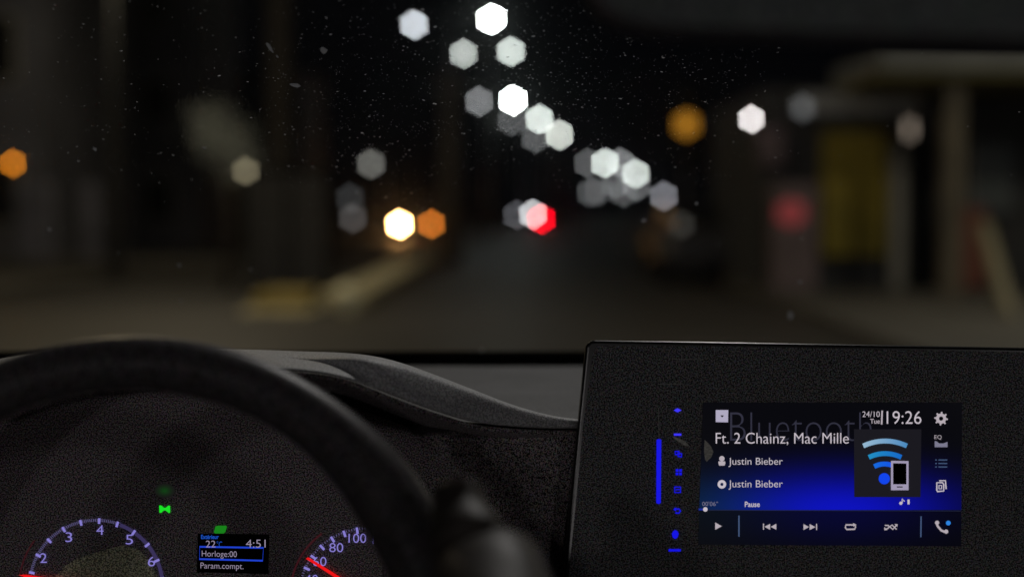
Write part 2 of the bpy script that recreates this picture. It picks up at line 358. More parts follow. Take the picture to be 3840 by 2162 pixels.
gm_, nt, b = newmat('green_reflection'); b.inputs['Base Color'].default_value = (.01, .01, .01, 1)
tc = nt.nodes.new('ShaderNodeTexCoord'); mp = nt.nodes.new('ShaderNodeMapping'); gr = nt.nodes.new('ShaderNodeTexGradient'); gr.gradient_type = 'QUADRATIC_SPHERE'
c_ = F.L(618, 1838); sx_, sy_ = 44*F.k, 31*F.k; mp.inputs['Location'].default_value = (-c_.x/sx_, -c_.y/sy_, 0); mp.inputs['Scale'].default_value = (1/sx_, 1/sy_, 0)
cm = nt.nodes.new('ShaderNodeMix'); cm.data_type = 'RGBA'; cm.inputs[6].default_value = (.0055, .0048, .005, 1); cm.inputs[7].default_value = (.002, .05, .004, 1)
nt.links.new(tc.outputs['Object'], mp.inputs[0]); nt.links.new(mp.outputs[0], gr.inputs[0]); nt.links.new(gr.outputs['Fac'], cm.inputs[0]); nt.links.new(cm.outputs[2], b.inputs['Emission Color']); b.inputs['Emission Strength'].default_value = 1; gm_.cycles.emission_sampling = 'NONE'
bm = bmesh.new(); F.poly(bm, [(618 + 40*math.cos(R(a)), 1838 + 28*math.sin(R(a))) for a in range(0, 360, 18)], .0005); o = link('tell_tale_reflection', bm, gm_, clu); tag(o, 'faint painted reflection of the bright green light below it')  # glowing patch painted as the green tell-tale's reflection, not a lamp
BLU = scr('display_blue', (24, 62, 205)); BL2 = scr('display_blue_text', (18, 78, 190)); GRY = scr('display_text', (150, 138, 160))
bm = bmesh.new(); F.poly(bm, [(742, 1998), (1010, 2002), (1006, 2150), (738, 2144)], .0004); disp = link('trip_display', bm, M_black, clu)
F.text('writing', 'Extérieur', 754, 2003, 820, 2019, BL2, disp, .0009, offset=.02)
F.text('writing', '22', 772, 2025, 808, 2050, GRY, disp, .0009)
F.text('writing', '°C', 813, 2027, 833, 2050, BL2, disp, .0009)
F.text('writing', '4:51', 922, 2021, 996, 2051, GRY, disp, .0009)
F.text('writing', 'Horloge:00', 757, 2062, 888, 2091, GRY, disp, .0009, skew=3)
F.text('writing', 'Param.compt.', 752, 2107, 913, 2136, GRY, disp, .0009, skew=3)
bm = bmesh.new(); F.stroke(bm, [(749, 2048), (988, 2052), (985, 2100), (748, 2094)], 6.5, .0008, close=True); link('highlight_frame', bm, BLU, disp)

# ------------------------------------------------------------------ steering wheel
top = P(505, 1362, .742); tl_ = R(24); wu = Vector((0, math.sin(tl_), math.cos(tl_))); wn = Vector((0, -math.cos(tl_), math.sin(tl_)))
RW = .163; wc = top - wu*RW
sw = empty('steering_wheel', wc, 'dark leather steering wheel rim arching across the lower left', 'steering wheel')
bm = bmesh.new(); N = 120; ns = 20; rings = []
for i in range(N):
    a = 2*math.pi*i/N; dr = wu*math.cos(a) + RT*math.sin(a)
    deg = (math.degrees(a) + 180) % 360 - 180
    rr = .0145 + .004*math.exp(-((abs(deg)-58)/16)**2)
    cr = RW
    rings.append([bm.verts.new(dr*(cr + rr*math.cos(t)) + wn*rr*.95*math.sin(t)) for t in [2*math.pi*k/ns for k in range(ns)]])
for i in range(N):
    for k in range(ns): bm.faces.new((rings[i][k], rings[i][(k+1) % ns], rings[(i+1) % N][(k+1) % ns], rings[(i+1) % N][k]))
link('rim', bm, M_rim, sw, smooth=True)
bm = bmesh.new()
for i in range(0, 300):                                            # stitched seam on the inner back side of the rim
    a = 2*math.pi*i/300; dr = wu*math.cos(a) + RT*math.sin(a); dg = (math.degrees(a)+180) % 360-180
    rr = .0157 + .0035*math.exp(-((abs(dg)-58)/16)**2); p = dr*(RW - rr*.98) + wn*rr*.15; ta = (RT*math.cos(a) - wu*math.sin(a))
    tube(bm, [p - ta*.0012, p + ta*.0012], .0005, 5)
link('stitching', bm, M_dark, sw)
ell_ = bmesh.new(); bmesh.ops.create_uvsphere(ell_, u_segments=24, v_segments=16, radius=1, matrix=Matrix.Translation(-wn*.02 - wu*.03) @ Matrix(((1, 0, 0, 0), (0, wu.y, wn.y, 0), (0, wu.z, wn.z, 0), (0, 0, 0, 1))) @ Matrix.Diagonal((.07, .045, .022, 1)))
link('airbag_hub', ell_, M_dark, sw, smooth=True)
for ang in (100, -100, 180):
    a = R(ang); dr = wu*math.cos(a) + RT*math.sin(a)
    bm = bmesh.new(); tube(bm, [dr*.05 - wu*.03 - wn*.02, dr*.1 - wu*.015 - wn*.014, dr*(RW-.004)], [.017, .014, .012], 12); link('spoke', bm, M_dark, sw, smooth=True)

# ------------------------------------------------------------------ radio with lit touch screen
H = Face(2900, 1750, .93, tilt=6)
rad = empty('car_radio', mat=H.m, label='black touch-screen car radio with blue lit display, right of the steering wheel', cat='car radio')
arc = [(2196 + 34*(1-math.cos(R(t))), 1308 - 34*math.sin(R(t))) for t in range(0, 91, 15)]
outl = arc + [(2600, 1279), (3200, 1290), (4100, 1307), (4100, 2500), (2080, 2500), (2150, 1760), (2166, 1600)]
bm = bmesh.new(); H.poly(bm, outl, -.004); r_ = bmesh.ops.extrude_face_region(bm, geom=bm.faces[:]); bmesh.ops.translate(bm, vec=(0, 0, -.014), verts=[v for v in r_['geom'] if isinstance(v, bmesh.types.BMVert)])
o = link('bezel', bm, M_gloss, rad); bevel(o, .0022, 4)
inn = [(2222, 1330), (2240, 1296), (2600, 1296), (3200, 1307), (4090, 1324), (4090, 2490), (2100, 2490), (2172, 1760), (2186, 1600)]
bm = bmesh.new(); H.poly(bm, inn, -.0034); unit = link('front_panel', bm, M_unit, rad)
# screen
sm, nt, b = newmat('lit_screen'); b.inputs['Base Color'].default_value = (.004, .004, .005, 1); b.inputs['Roughness'].default_value = .3; b.inputs['Specular IOR Level'].default_value = .1
tc = nt.nodes.new('ShaderNodeTexCoord'); sp = nt.nodes.new('ShaderNodeSeparateXYZ'); nt.links.new(tc.outputs['Object'], sp.inputs[0])
cx, cy = H.L(3160, 1912).x, H.L(3160, 1912).y
def math_(op, a, b_=None, clamp=False):
    n = nt.nodes.new('ShaderNodeMath'); n.operation = op; n.use_clamp = clamp
    for i, v in enumerate((a, b_)):
        if v is None: continue
        if isinstance(v, (int, float)): n.inputs[i].default_value = v
        else: nt.links.new(v, n.inputs[i])
    return n.outputs[0]
k = H.k
dx = math_('DIVIDE', math_('SUBTRACT', sp.outputs[0], cx), 340*k); dy = math_('DIVIDE', math_('SUBTRACT', sp.outputs[1], cy), 112*k)
g = math_('EXPONENT', math_('MULTIPLY', math_('ADD', math_('MULTIPLY', dx, dx), math_('MULTIPLY', dy, dy)), -1.0))
up_ = math_('GREATER_THAN', sp.outputs[1], cy + 1*k)              # the lit picture ends at the progress line; control bar is darker
g1 = math_('MULTIPLY', g, math_('ADD', math_('MULTIPLY', up_, .95), .05))
ddx = math_('DIVIDE', math_('SUBTRACT', sp.outputs[0], H.L(2640, 1900).x), 260*k)
g2 = math_('MULTIPLY', math_('EXPONENT', math_('MULTIPLY', math_('ADD', math_('MULTIPLY', ddx, ddx), math_('MULTIPLY', dy, dy)), -1.0)), math_('ADD', math_('MULTIPLY', up_, .85), .15))
cmb = nt.nodes.new('ShaderNodeCombineXYZ')
nt.links.new(math_('ADD', math_('MULTIPLY', g1, .002), .0006), cmb.inputs[0])
nt.links.new(math_('ADD', math_('MULTIPLY', g2, .012), math_('ADD', math_('MULTIPLY', g1, .004), .0007)), cmb.inputs[1])
nt.links.new(math_('ADD', math_('MULTIPLY', g2, .012), math_('ADD', math_('MULTIPLY', g1, .50), .0022)), cmb.inputs[2])
nt.links.new(cmb.outputs[0], b.inputs['Emission Color']); b.inputs['Emission Strength'].default_value = 1
bm = bmesh.new(); H.poly(bm, [(2636, 1508), (3608, 1508), (3604, 2046), (2618, 2040)], -.0028); scrn = link('screen', bm, sm, rad); scrn['label'] = 'lit display with blue glow and white writing'
T1 = scr('screen_white', (196, 187, 196)); T2 = scr('screen_white_soft', (178, 168, 176)); T3 = scr('screen_grey', (120, 118, 140)); TB = scr('screen_faint', (42, 42, 58)); TB2 = scr('screen_lines', (62, 82, 118))
h = -.0024
F_ = H
H.text('writing', 'Bluetooth', 2738, 1545, 3268, 1652, TB, scrn, h, offset=-.022)
H.text('writing', 'Ft. 2 Chainz, Mac Miller', 2684, 1621, 3183, 1668, T1, scrn, h+.0002, clip=.955)
H.text('writing', 'Justin Bieber', 2732, 1715, 2935, 1749, T1, scrn, h)
H.text('writing', 'Justin Bieber', 2732, 1799, 2935, 1834, T1, scrn, h)
H.text('writing', "00'06\"", 2633, 1879, 2692, 1895, T3, scrn, h)
H.text('writing', 'Pause', 2793, 1879, 2849, 1899, T1, scrn, h, offset=.012)
H.text('writing', '24/10', 3234, 1541, 3299, 1562, T1, scrn, h)
H.text('writing', 'Tue', 3263, 1569, 3299, 1587, T2, scrn, h, offset=.01)
H.text('clock', '19:26', 3325, 1540, 3455, 1588, T1, scrn, h)
H.text('writing', 'EQ', 3504, 1630, 3531, 1647, T2, scrn, h)
H.text('writing', '1', 3403, 1871, 3411, 1889, T1, scrn, h)
def icon(name, m, fn, lab=None):
    bm = bmesh.new(); fn(bm); o = link(name, bm, m, scrn)
    if lab: o['label'] = lab
    return o
icon('divider_line', T2, lambda b: H.stroke(b, [(3308, 1538), (3306, 1590)], 6, h))
icon('source_icon', scr('tile_pale', (172, 166, 190)), lambda b: H.poly(b, [(2684, 1536), (2731, 1536), (2730, 1582), (2684, 1581)], h), 'pale square tile')
icon('arrow_mark', M_black, lambda b: H.poly(b, [(2701, 1556), (2715, 1556), (2708, 1564)], h+.0003))
def person_icon(b): H.disc(b, 2707, 1718, 10, h); H.poly(b, [(2694, 1728), (2719, 1728), (2720, 1736), (2717, 1744), (2697, 1744), (2694, 1736)], h)
icon('artist_icon', T2, person_icon)
def ring(b, cx, cy, ro, ri, n=28): H.stroke(b, [(cx + (ro+ri)/2*math.cos(2*math.pi*k/n), cy + (ro+ri)/2*math.sin(2*math.pi*k/n)) for k in range(n)], ro-ri, h, close=True)
icon('disc_icon', T1, lambda b: ring(b, 2707, 1814, 16, 6))
def gear(b):
    n = 64; cxx, cyy = 3529, 1568; q = [(19 + (6.5 if (k % 8) in (0, 1, 2) else 0)) for k in range(n)]
    vo = [b.verts.new(H.L(cxx + q[k]*math.cos(2*math.pi*k/n), cyy + q[k]*math.sin(2*math.pi*k/n), h)) for k in range(n)]
    vi = [b.verts.new(H.L(cxx + 8*math.cos(2*math.pi*k/n), cyy + 8*math.sin(2*math.pi*k/n), h)) for k in range(n)]
    for k in range(n): b.faces.new((vo[k], vo[(k+1) % n], vi[(k+1) % n], vi[k]))
icon('settings_gear', T2, gear)
icon('equaliser_icon', T3, lambda b: H.poly(b, [(3505, 1652), (3512, 1653), (3522, 1661), (3538, 1661), (3553, 1655), (3553, 1675), (3505, 1675)], h))
def lst(b):
    for y in (1723, 1736, 1749): H.stroke(b, [(3519, y), (3552, y)], 4, h); H.stroke(b, [(3507, y), (3513, y)], 4, h)
icon('list_icon', TB2, lst)
def cards(b):
    H.stroke(b, [(3513, 1808), (3535, 1808), (3539, 1815), (3539, 1839), (3515, 1841), (3513, 1836)], 5, h, close=True)
    H.stroke(b, [(3522, 1801), (3545, 1800), (3548, 1832)], 5, h); H.stroke(b, [(3521, 1818), (3531, 1818), (3531, 1831), (3521, 1831)], 4, h, close=True)
icon('cards_icon', T1, cards)
# cover art tile
tile = icon('cover_tile', scr('tile_dark', (14, 13, 22)), lambda b: H.poly(b, [(3202, 1608), (3455, 1608), (3452, 1862), (3203, 1862)], h+.0004))
def arcm(name, rgb, cx, cy, r, a0, a1, wd):
    bm = bmesh.new(); H.stroke(bm, [(cx + r*math.sin(R(a)), cy - r*math.cos(R(a))) for a in [a0 + (a1-a0)*k/16 for k in range(17)]], wd, h+.0008)
    m = scr(name + '_light', rgb); return link(name, bm, m, scrn)
def gradarc(cx, cy, r, a0, a1, wd, c0, c1):
    m, nt2, bb = newmat('wave_gradient'); bb.inputs['Base Color'].default_value = (.01, .01, .01, 1)
    t_ = nt2.nodes.new('ShaderNodeTexCoord'); s_ = nt2.nodes.new('ShaderNodeSeparateXYZ'); mr = nt2.nodes.new('ShaderNodeMapRange'); cr = nt2.nodes.new('ShaderNodeMix'); cr.data_type = 'RGBA'
    x0, x1 = H.L(cx - r*.7, cy).x, H.L(cx + r*.7, cy).x; mr.inputs[1].default_value = x0; mr.inputs[2].default_value = x1
    cr.inputs[6].default_value = (*s2l(c0), 1); cr.inputs[7].default_value = (*s2l(c1), 1)
    nt2.links.new(t_.outputs['Object'], s_.inputs[0]); nt2.links.new(s_.outputs[0], mr.inputs[0]); nt2.links.new(mr.outputs[0], cr.inputs[0]); nt2.links.new(cr.outputs[2], bb.inputs['Emission Color']); bb.inputs['Emission Strength'].default_value = 1
    m.cycles.emission_sampling = 'NONE'
    bm = bmesh.new(); H.stroke(bm, [(cx + r*math.sin(R(a)), cy - r*math.cos(R(a))) for a in [a0 + (a1-a0)*k/16 for k in range(17)]], wd, h+.0008); return link('wireless_wave', bm, m, scrn)
gradarc(3319, 1842, 190, -25.5, 25.5, 18, (165, 195, 212), (0, 120, 185))
gradarc(3319, 1838, 139, -26, 26, 18, (30, 150, 190), (0, 90, 200))
gradarc(3317, 1820, 82, -28, 28, 18, (10, 110, 215), (0, 70, 235))
bm = bmesh.new(); H.disc(bm, 3316, 1793, 21, h+.0008); link('wireless_dot', bm, scr('dot_blue', (0, 66, 235)), scrn)
def phone(b):
    for q in ([(3341, 1726), (3407, 1727), (3407, 1736), (3341, 1735)], [(3341, 1735), (3349, 1735), (3349, 1814), (3341, 1814)], [(3399, 1736), (3407, 1736), (3407, 1814), (3399, 1814)], [(3341, 1814), (3407, 1814), (3407, 1836), (3341, 1836)]): H.poly(b, q, h+.0012)
icon('phone_icon', scr('phone_pale', (158, 150, 176)), phone)
icon('phone_screen', M_black, lambda b: H.poly(b, [(3349, 1735), (3399, 1736), (3399, 1814), (3349, 1814)], h+.0010))
icon('phone_button', M_black, lambda b: H.stroke(b, [(3363, 1824), (3385, 1824)], 4, h+.0014))
def note(b): H.disc(b, 3378, 1885, 6, h); H.stroke(b, [(3383, 1885), (3383, 1868), (3392, 1878)], 4, h)
icon('note_icon', T1, note)
icon('progress_track', scr('track', (20, 26, 50)), lambda b: H.stroke(b, [(2650, 1911), (3604, 1914)], 3, h))
icon('progress_played', scr('played', (18, 40, 150)), lambda b: H.stroke(b, [(2620, 1908), (2640, 1908)], 7, h))
icon('progress_knob', T1, lambda b: H.disc(b, 2645, 1908, 8.5, h+.0003))
icon('play_key', T2, lambda b: H.poly(b, [(2682, 1957), (2707, 1971), (2682, 1984)], h))
icon('divider_line', TB2, lambda b: H.stroke(b, [(2771, 1931), (2771, 2010)], 5, h))
icon('divider_line', TB2, lambda b: H.stroke(b, [(3454, 1934), (3453, 2012)], 5, h))
def prev_(b): H.stroke(b, [(2863, 1961), (2863, 1984)], 4, h); H.poly(b, [(2888, 1962), (2888, 1984), (2867, 1973)], h); H.poly(b, [(2911, 1962), (2911, 1984), (2890, 1973)], h)
def next_(b): H.stroke(b, [(3062, 1962), (3062, 1985)], 4, h); H.poly(b, [(3013, 1963), (3013, 1985), (3034, 1974)], h); H.poly(b, [(3036, 1963), (3036, 1985), (3058, 1974)], h)
icon('previous_key', T2, prev_); icon('next_key', T2, next_)
def rep(b): H.stroke(b, [(3172, 1966), (3205, 1966), (3208, 1974), (3205, 1982), (3175, 1983), (3170, 1976)], 5.5, h, close=True); H.poly(b, [(3199, 1959), (3212, 1966), (3199, 1972)], h+.0002)
icon('repeat_key', T2, rep)
def shuf(b): H.stroke(b, [(3318, 1968), (3330, 1968), (3348, 1983), (3362, 1966)], 4.5, h); H.stroke(b, [(3318, 1983), (3328, 1980), (3345, 1966), (3362, 1983)], 4.5, h+.0002); H.poly(b, [(3354, 1963), (3366, 1963), (3365, 1974)], h+.0003); H.poly(b, [(3316, 1974), (3316, 1986), (3328, 1985)], h+.0003)
icon('shuffle_key', T2, shuf)
def call(b): H.stroke(b, [(3512, 1960), (3517, 1972), (3530, 1987), (3545, 1993)], 8, h); H.disc(b, 3514, 1958, 8, h+.0002, 12); H.disc(b, 3548, 1991, 8, h+.0002, 12)
icon('call_key', T2, call); icon('call_dot', scr('dot_cyan', (40, 130, 225)), lambda b: H.disc(b, 3556, 1959, 9, h, 12))
M_seam = pbr('seam_edge', (.32, .32, .3), .5)
for q in ([(2520, 1346), (2640, 1347)], [(2466, 1440), (2560, 1438)], [(2470, 1530), (2471, 1640)]):
    bm = bmesh.new(); H.stroke(bm, q, 2.2, -.0030); link('panel_seam', bm, M_seam, rad)
# touch keys left of the screen
KB = scr('key_blue', (8, 8, 225)); KB2 = scr('key_blue_pale', (58, 50, 250)); h2 = -.0028
def key(name, fn, m=KB, lab=None):
    bm = bmesh.new(); fn(bm); o = link(name, bm, m, rad)
    if lab: o['label'] = lab
key('volume_up_key', lambda b: H.poly(b, [(2526, 1537), (2541, 1529), (2556, 1537), (2541, 1545)], h2), KB2)
key('volume_down_key', lambda b: H.stroke(b, [(2527, 1628), (2555, 1628)], 8, h2), KB2)
key('source_key', lambda b: (H.stroke(b, [(2532, 1691), (2546, 1691), (2548, 1702), (2532, 1702)], 5, h2, close=True), H.stroke(b, [(2542, 1697), (2556, 1700), (2556, 1711), (2543, 1710)], 5, h2+.0002, close=True)))
key('menu_key', lambda b: [H.stroke(b, [(x, y), (x+10, y)], 10, h2) for x in (2534, 2547) for y in (1762, 1775)])
key('home_key', lambda b: (H.stroke(b, [(2530, 1824), (2552, 1824), (2552, 1845), (2530, 1845)], 4.5, h2, close=True), H.stroke(b, [(2534, 1834), (2549, 1834)], 3.5, h2)))
key('back_key', lambda b: (H.stroke(b, [(2530, 1908), (2546, 1906), (2552, 1914), (2546, 1922), (2532, 1921)], 5, h2), H.poly(b, [(2524, 1908), (2535, 1900), (2535, 1915)], h2+.0002)))
key('microphone_key', lambda b: H.poly(b, [(2532, 1985), (2541, 1990), (2545, 2000), (2541, 2013), (2532, 2019), (2523, 2013), (2519, 2000), (2524, 1990)], h2))
key('eject_key', lambda b: H.stroke(b, [(2507, 2061), (2553, 2061)], 9, h2))
key('slider_light', lambda b: H.poly(b, [(2462, 1648), (2470, 1644), (2480, 1648), (2478, 1884), (2471, 1888), (2461, 1884)], h2), KB, 'tall blue light bar')
M_refl = pbr('reflection_grey', (.5, .5, .46), .6, grain=.2)  # pale patches painted as reflections in the glossy radio face
key('painted_reflection', lambda b: H.poly(b, [(2519, 1634), (2545, 1642), (2570, 1654), (2586, 1672), (2566, 1668), (2540, 1652)], h2), M_refl, 'pale leaf shaped painted reflection on the glossy face')
key('painted_reflection', lambda b: H.poly(b, [(2642, 1648), (2652, 1656), (2666, 1672), (2675, 1692), (2668, 1712), (2650, 1730), (2644, 1722), (2640, 1690)], h2+.0006), M_refl, 'pale half round painted reflection at the screen edge')

# ------------------------------------------------------------------ rear view mirror
mir = empty('rear_view_mirror', P(3550, -60, .52), 'dark rear-view mirror at the top right, out of focus', 'mirror')
mo = mir.location.copy(); outm = [(2215, -60), (2235, 20), (2300, 78), (2480, 112), (2900, 132), (3400, 150), (3900, 166), (4700, 170), (4800, 60), (4780, -300), (2300, -330), (2215, -200)]
bm = bmesh.new(); f = bm.faces.new([bm.verts.new(P(x, y, .52) - mo) for x, y in outm]); r_ = bmesh.ops.extrude_face_region(bm, geom=[f]); bmesh.ops.translate(bm, vec=(0, .025, 0), verts=[v for v in r_['geom'] if isinstance(v, bmesh.types.BMVert)])
o = link('housing', bm, M_dark, mir); bevel(o, .004)
bm = bmesh.new(); bm.faces.new([bm.verts.new(P(3500 + (x-3500)*.975, -80 + (y+80)*.9, .5175) - mo) for x, y in outm]); o = link('mirror_glass', bm, pbr('mirror_glass_dark', (.10, .115, .11), .45, spec=.2, **GR), mir)
bm = bmesh.new(); tube(bm, [P(3500, -100, .55) - mo, P(3500, -420, .62) - mo], .009); link('stem', bm, M_dark, mir)

# ------------------------------------------------------------------ the driver's hand on the wheel
def skinned(name, nodes, edges, m, parent=None, root=0, sub=2):
    me = bpy.data.meshes.new(name); me.from_pydata([n[0] for n in nodes], edges, []); me.update()
    o = bpy.data.objects.new(name, me); C.objects.link(o); o.modifiers.new('skin', 'SKIN')
    lay = me.skin_vertices[0] if len(me.skin_vertices) else None
    if lay is None:
        bm = bmesh.new(); bm.from_mesh(me); bm.verts.layers.skin.verify(); bm.to_mesh(me); bm.free(); lay = me.skin_vertices[0]
    for i, n in enumerate(nodes):
        lay.data[i].radius = (n[1], n[1]); lay.data[i].use_root = (i == root)
    o.modifiers['skin'].use_smooth_shade = True
    s = o.modifiers.new('sub', 'SUBSURF'); s.levels = sub; s.render_levels = sub
    me.materials.append(m)
    if parent: o.parent = parent
    return o
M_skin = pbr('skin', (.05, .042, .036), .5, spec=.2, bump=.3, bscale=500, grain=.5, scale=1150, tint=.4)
dep = bpy.context.evaluated_depsgraph_get()
hn = []; he = []
def hv(px, py, d, r):
    px -= 22; py -= 42
    hn.append((P(px, py, d), r)); return len(hn)-1
wr = hv(1930, 2560, .575, .030); fa = hv(2120, 3000, .52, .036); he.append((wr, fa))
pm = hv(1850, 2290, .605, .034); he.append((wr, pm))
tm = hv(1795, 2120, .625, .0235); he.append((pm, tm)); ti = hv(1750, 1990, .638, .0150); he.append((tm, ti)); tt = hv(1742, 1900, .645, .0128); he.append((ti, tt)); t2 = hv(1745, 1862, .648, .0128); he.append((tt, t2))
for j, (kx, ky, kd) in enumerate(((1900, 2215, .655), (1935, 2290, .65), (1955, 2360, .645), (1965, 2430, .64))):
    kk = hv(kx, ky, kd, .0125 - .0007*j); he.append((pm, kk))
    m1 = hv(kx-90, ky-8+10*j, kd+.045, .0098 - .0005*j); he.append((kk, m1))
    m2 = hv(kx-230, ky+20+10*j, kd+.052, .0088 - .0005*j); he.append((m1, m2))
    m3 = hv(kx-330, ky+70+6*j, kd+.034, .0078 - .0005*j); he.append((m2, m3))
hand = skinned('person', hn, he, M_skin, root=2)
tag(hand, 'person seen only as a dim blurred right hand on the wheel rim with thumb raised', 'person')
bm = bmesh.new()
F3 = Face(1738, 1868, .6375, tilt=-10)
nail = [(1738 + 44*math.cos(R(a)), 1858 + (34 if R(a) > 0 else 34)*math.sin(R(a))) for a in range(0, 360, 20)]
vs = [bm.verts.new(F3.m @ F3.L(x-22, y-42, 0)) for x, y in nail]; f = bm.faces.new(vs)
link('thumb_nail', bm, pbr('nail', (.09, .075, .065), .35, spec=.4), hand)
bm = bmesh.new(); tube(bm, [P(1960, 2640, .57), P(2150, 3050, .52), P(2400, 3700, .45)], [.038, .045, .05], 24); link('sleeve', bm, M_dark, hand, smooth=True)

# ------------------------------------------------------------------ ground
M_road = pbr('asphalt', (.040, .0365, .031), .55, grain=.25, scale=60, big=.35, bigscale=.22, spec=.3)
M_pave = pbr('paving', (.075, .068, .055), .85, grain=.2, scale=40, big=.3, bigscale=.4)
def skew(bm, o=None):
    for v in bm.verts: v.co.x += v.co.y*.0244
    return bm
bm = bmesh.new(); bmesh.ops.create_grid(bm, x_segments=2, y_segments=2, size=1200); o = link('road', bm, M_road); tag(o, kind='structure')
bm = skew(bxm((-40, -5, 0), (-8.2, 500, .13))); o = link('left_pavement', bm, M_pave); o.name = 'pavement'; tag(o, kind='structure')
bm = skew(bxm((3.1, -5, 0), (40, 60, .12))); o = link('pavement', bm, M_pave); tag(o, kind='structure')
def car_light(name, loc, watts, col, size, tgt, parent=None):
    l = bpy.data.lights.new(name, 'AREA'); l.energy = watts; l.color = col; l.shape = 'DISK'; l.size = size
    o = bpy.data.objects.new(name, l); C.objects.link(o); o.location = loc
    o.rotation_euler = (Vector(tgt) - Vector(loc)).to_track_quat('-Z', 'Y').to_euler()
    if parent: o.parent = parent; o.location = Vector(loc) - parent.location
    return o

# median with kerb
M_kerb = pbr('kerb_stone', (.6, .54, .34), .8, grain=.2, scale=20, big=.3, bigscale=1.5)
M_yel = pbr('yellow_paint', (.26, .20, .05), .7, big=.3, bigscale=3)
bm = bxm((-2.62, 18.96, 0), (-1.98, 60, .17)); med = link('median_kerb', bm, M_kerb); bevel(med, .03); tag(med, 'pale stone kerb running along the left side of the lane', 'kerb')
yb = empty('median_nose', (-2.9, 18, 0), 'low yellow painted block at the near end of the kerb', 'kerb block')
o = link('block', bxm((-.33, -.3, 0), (.36, .9, .27)), M_yel, yb); bevel(o, .05)
o = link('foot', bxm((-.45, -.5, 0), (.45, .93, .07)), M_kerb, yb); bevel(o, .02)
p = W(1297, 1105, 17.5)
bol = empty('bollard', (p.x, 17.5, 0), 'short pale round-headed bollard at the end of the kerb beside the yellow block', 'bollard')
bm = bmesh.new(); tube(bm, [(0, 0, 0), (0, 0, .22)], [.13, .12], 16); link('post', bm, M_kerb, bol, smooth=True)
bm = bmesh.new(); ell(bm, (0, 0, .24), (.16, .16, .15)); link('head', bm, pbr('bollard_cream', (.8, .76, .5), .5), bol, smooth=True)

# ------------------------------------------------------------------ street lamps
M_pole = pbr('galvanised_pole', (.12, .12, .115), .5, metal=.6, big=.2)
HEX = 9500.0
def lens_L(B, a, b): return B*HEX/(math.pi*a*b)
matc = {}
def lampmat(col, B, a, b, sample=False):
    key_ = (col, B, a, b)
    if key_ not in matc: matc[key_] = emi('lamp_lens_lit', col, lens_L(B, a, b), sample)
    return matc[key_]
def head(root, base, tgt, px, py, Y, B, col, a=10, b=9, ang=0, sample=False):
    p = W(px, py, Y); q = p - root.location; ra = a*Y/FPX; rb = b*Y/FPX
    bm = bmesh.new(); bmesh.ops.create_uvsphere(bm, u_segments=14, v_segments=10, radius=1, matrix=Matrix.Translation(q) @ Matrix.Rotation(-R(ang), 4, 'Y') @ Matrix.Diagonal((ra, rb, rb, 1)))
    link('lamp_lens', bm, lampmat(col, B, a, b, sample), root, smooth=True)
    bm = bmesh.new(); zt = q.z + rb*1.05
    prism(bm, [(q.x - ra*1.3, zt), (q.x + ra*1.3, zt), (q.x + ra, zt + rb*.8), (q.x - ra, zt + rb*.8)], q.y - rb*1.2, q.y + rb*1.6)
    link('lamp_housing', bm, M_pole, root)
    bm = bmesh.new(); tube(bm, [Vector((0, q.y, tgt)), Vector((q.x*.6, q.y, zt + rb + .12)), Vector((q.x, q.y, zt + rb*.7))], .05, 8); link('arm', bm, M_pole, root)
def lamp(heads, Y, label, group='street lamps receding along the road'):
    x = sum(W(h_[0], h_[1], Y).x for h_ in heads)/len(heads) + (0 if len(heads) > 1 else .9)
    zz = max(W(h_[0], h_[1], Y).z for h_ in heads)
    r = empty('street_lamp', (x, Y, 0), label, 'street lamp', group)
    bm = bmesh.new(); tube(bm, [(0, 0, 0), (0, 0, zz*.5), (0, 0, zz + .25)], [.11, .085, .05], 10); link('pole', bm, M_pole, r, smooth=True)
    for h_ in heads: head(r, 0, zz + .1, h_[0], h_[1], Y, *h_[2:])
    return r
wh = (.92, 1.0, .95); bl = (.88, .93, 1.0); gy = (.95, .97, 1.0)
def lin(v): return s2l((v, v, v))[0]
lamp([(1553, 93, lin(212), bl, 15, 9, -32), (1843, 72, 6.0, wh, 15, 9, 28, True)], 58, 'nearest street lamp, two heads, the right one dazzling white at the top of the row')
lamp([(1738, 202, lin(178), (.93, 1, .95), 9, 8, 0), (1916, 194, lin(212), wh, 12, 9, 15)], 69, 'second street lamp of the row, two pale heads below the dazzling one')
lamp([(1796, 381, lin(118), gy, 9, 9, 0), (1924, 376, 4.0, wh, 9, 9, 0, True)], 97, 'third street lamp of the row, dim left head and very bright right head')
lamp([(1918, 454, lin(78), gy, 9, 9, 0), (2023, 447, lin(225), wh, 9, 9, 0)], 118, 'fourth street lamp of the row, pale head just right below the third')
lamp([(2007, 518, lin(82), gy, 9, 9, 0), (2098, 506, lin(208), (.95, 1, .93), 9, 9, 0)], 142, 'fifth street lamp of the row, pale head overlapping the fourth')
lamp([(2206, 613, lin(82), gy, 9, 9, 0), (2269, 611, lin(208), wh, 9, 9, 0)], 219, 'sixth street lamp, upper left of the far cluster, bright right head')
lamp([(2325, 611, lin(118), gy, 9, 9, 0), (2384, 651, lin(196), wh, 9, 9, 0)], 240, 'seventh street lamp, right of the sixth in the far cluster')
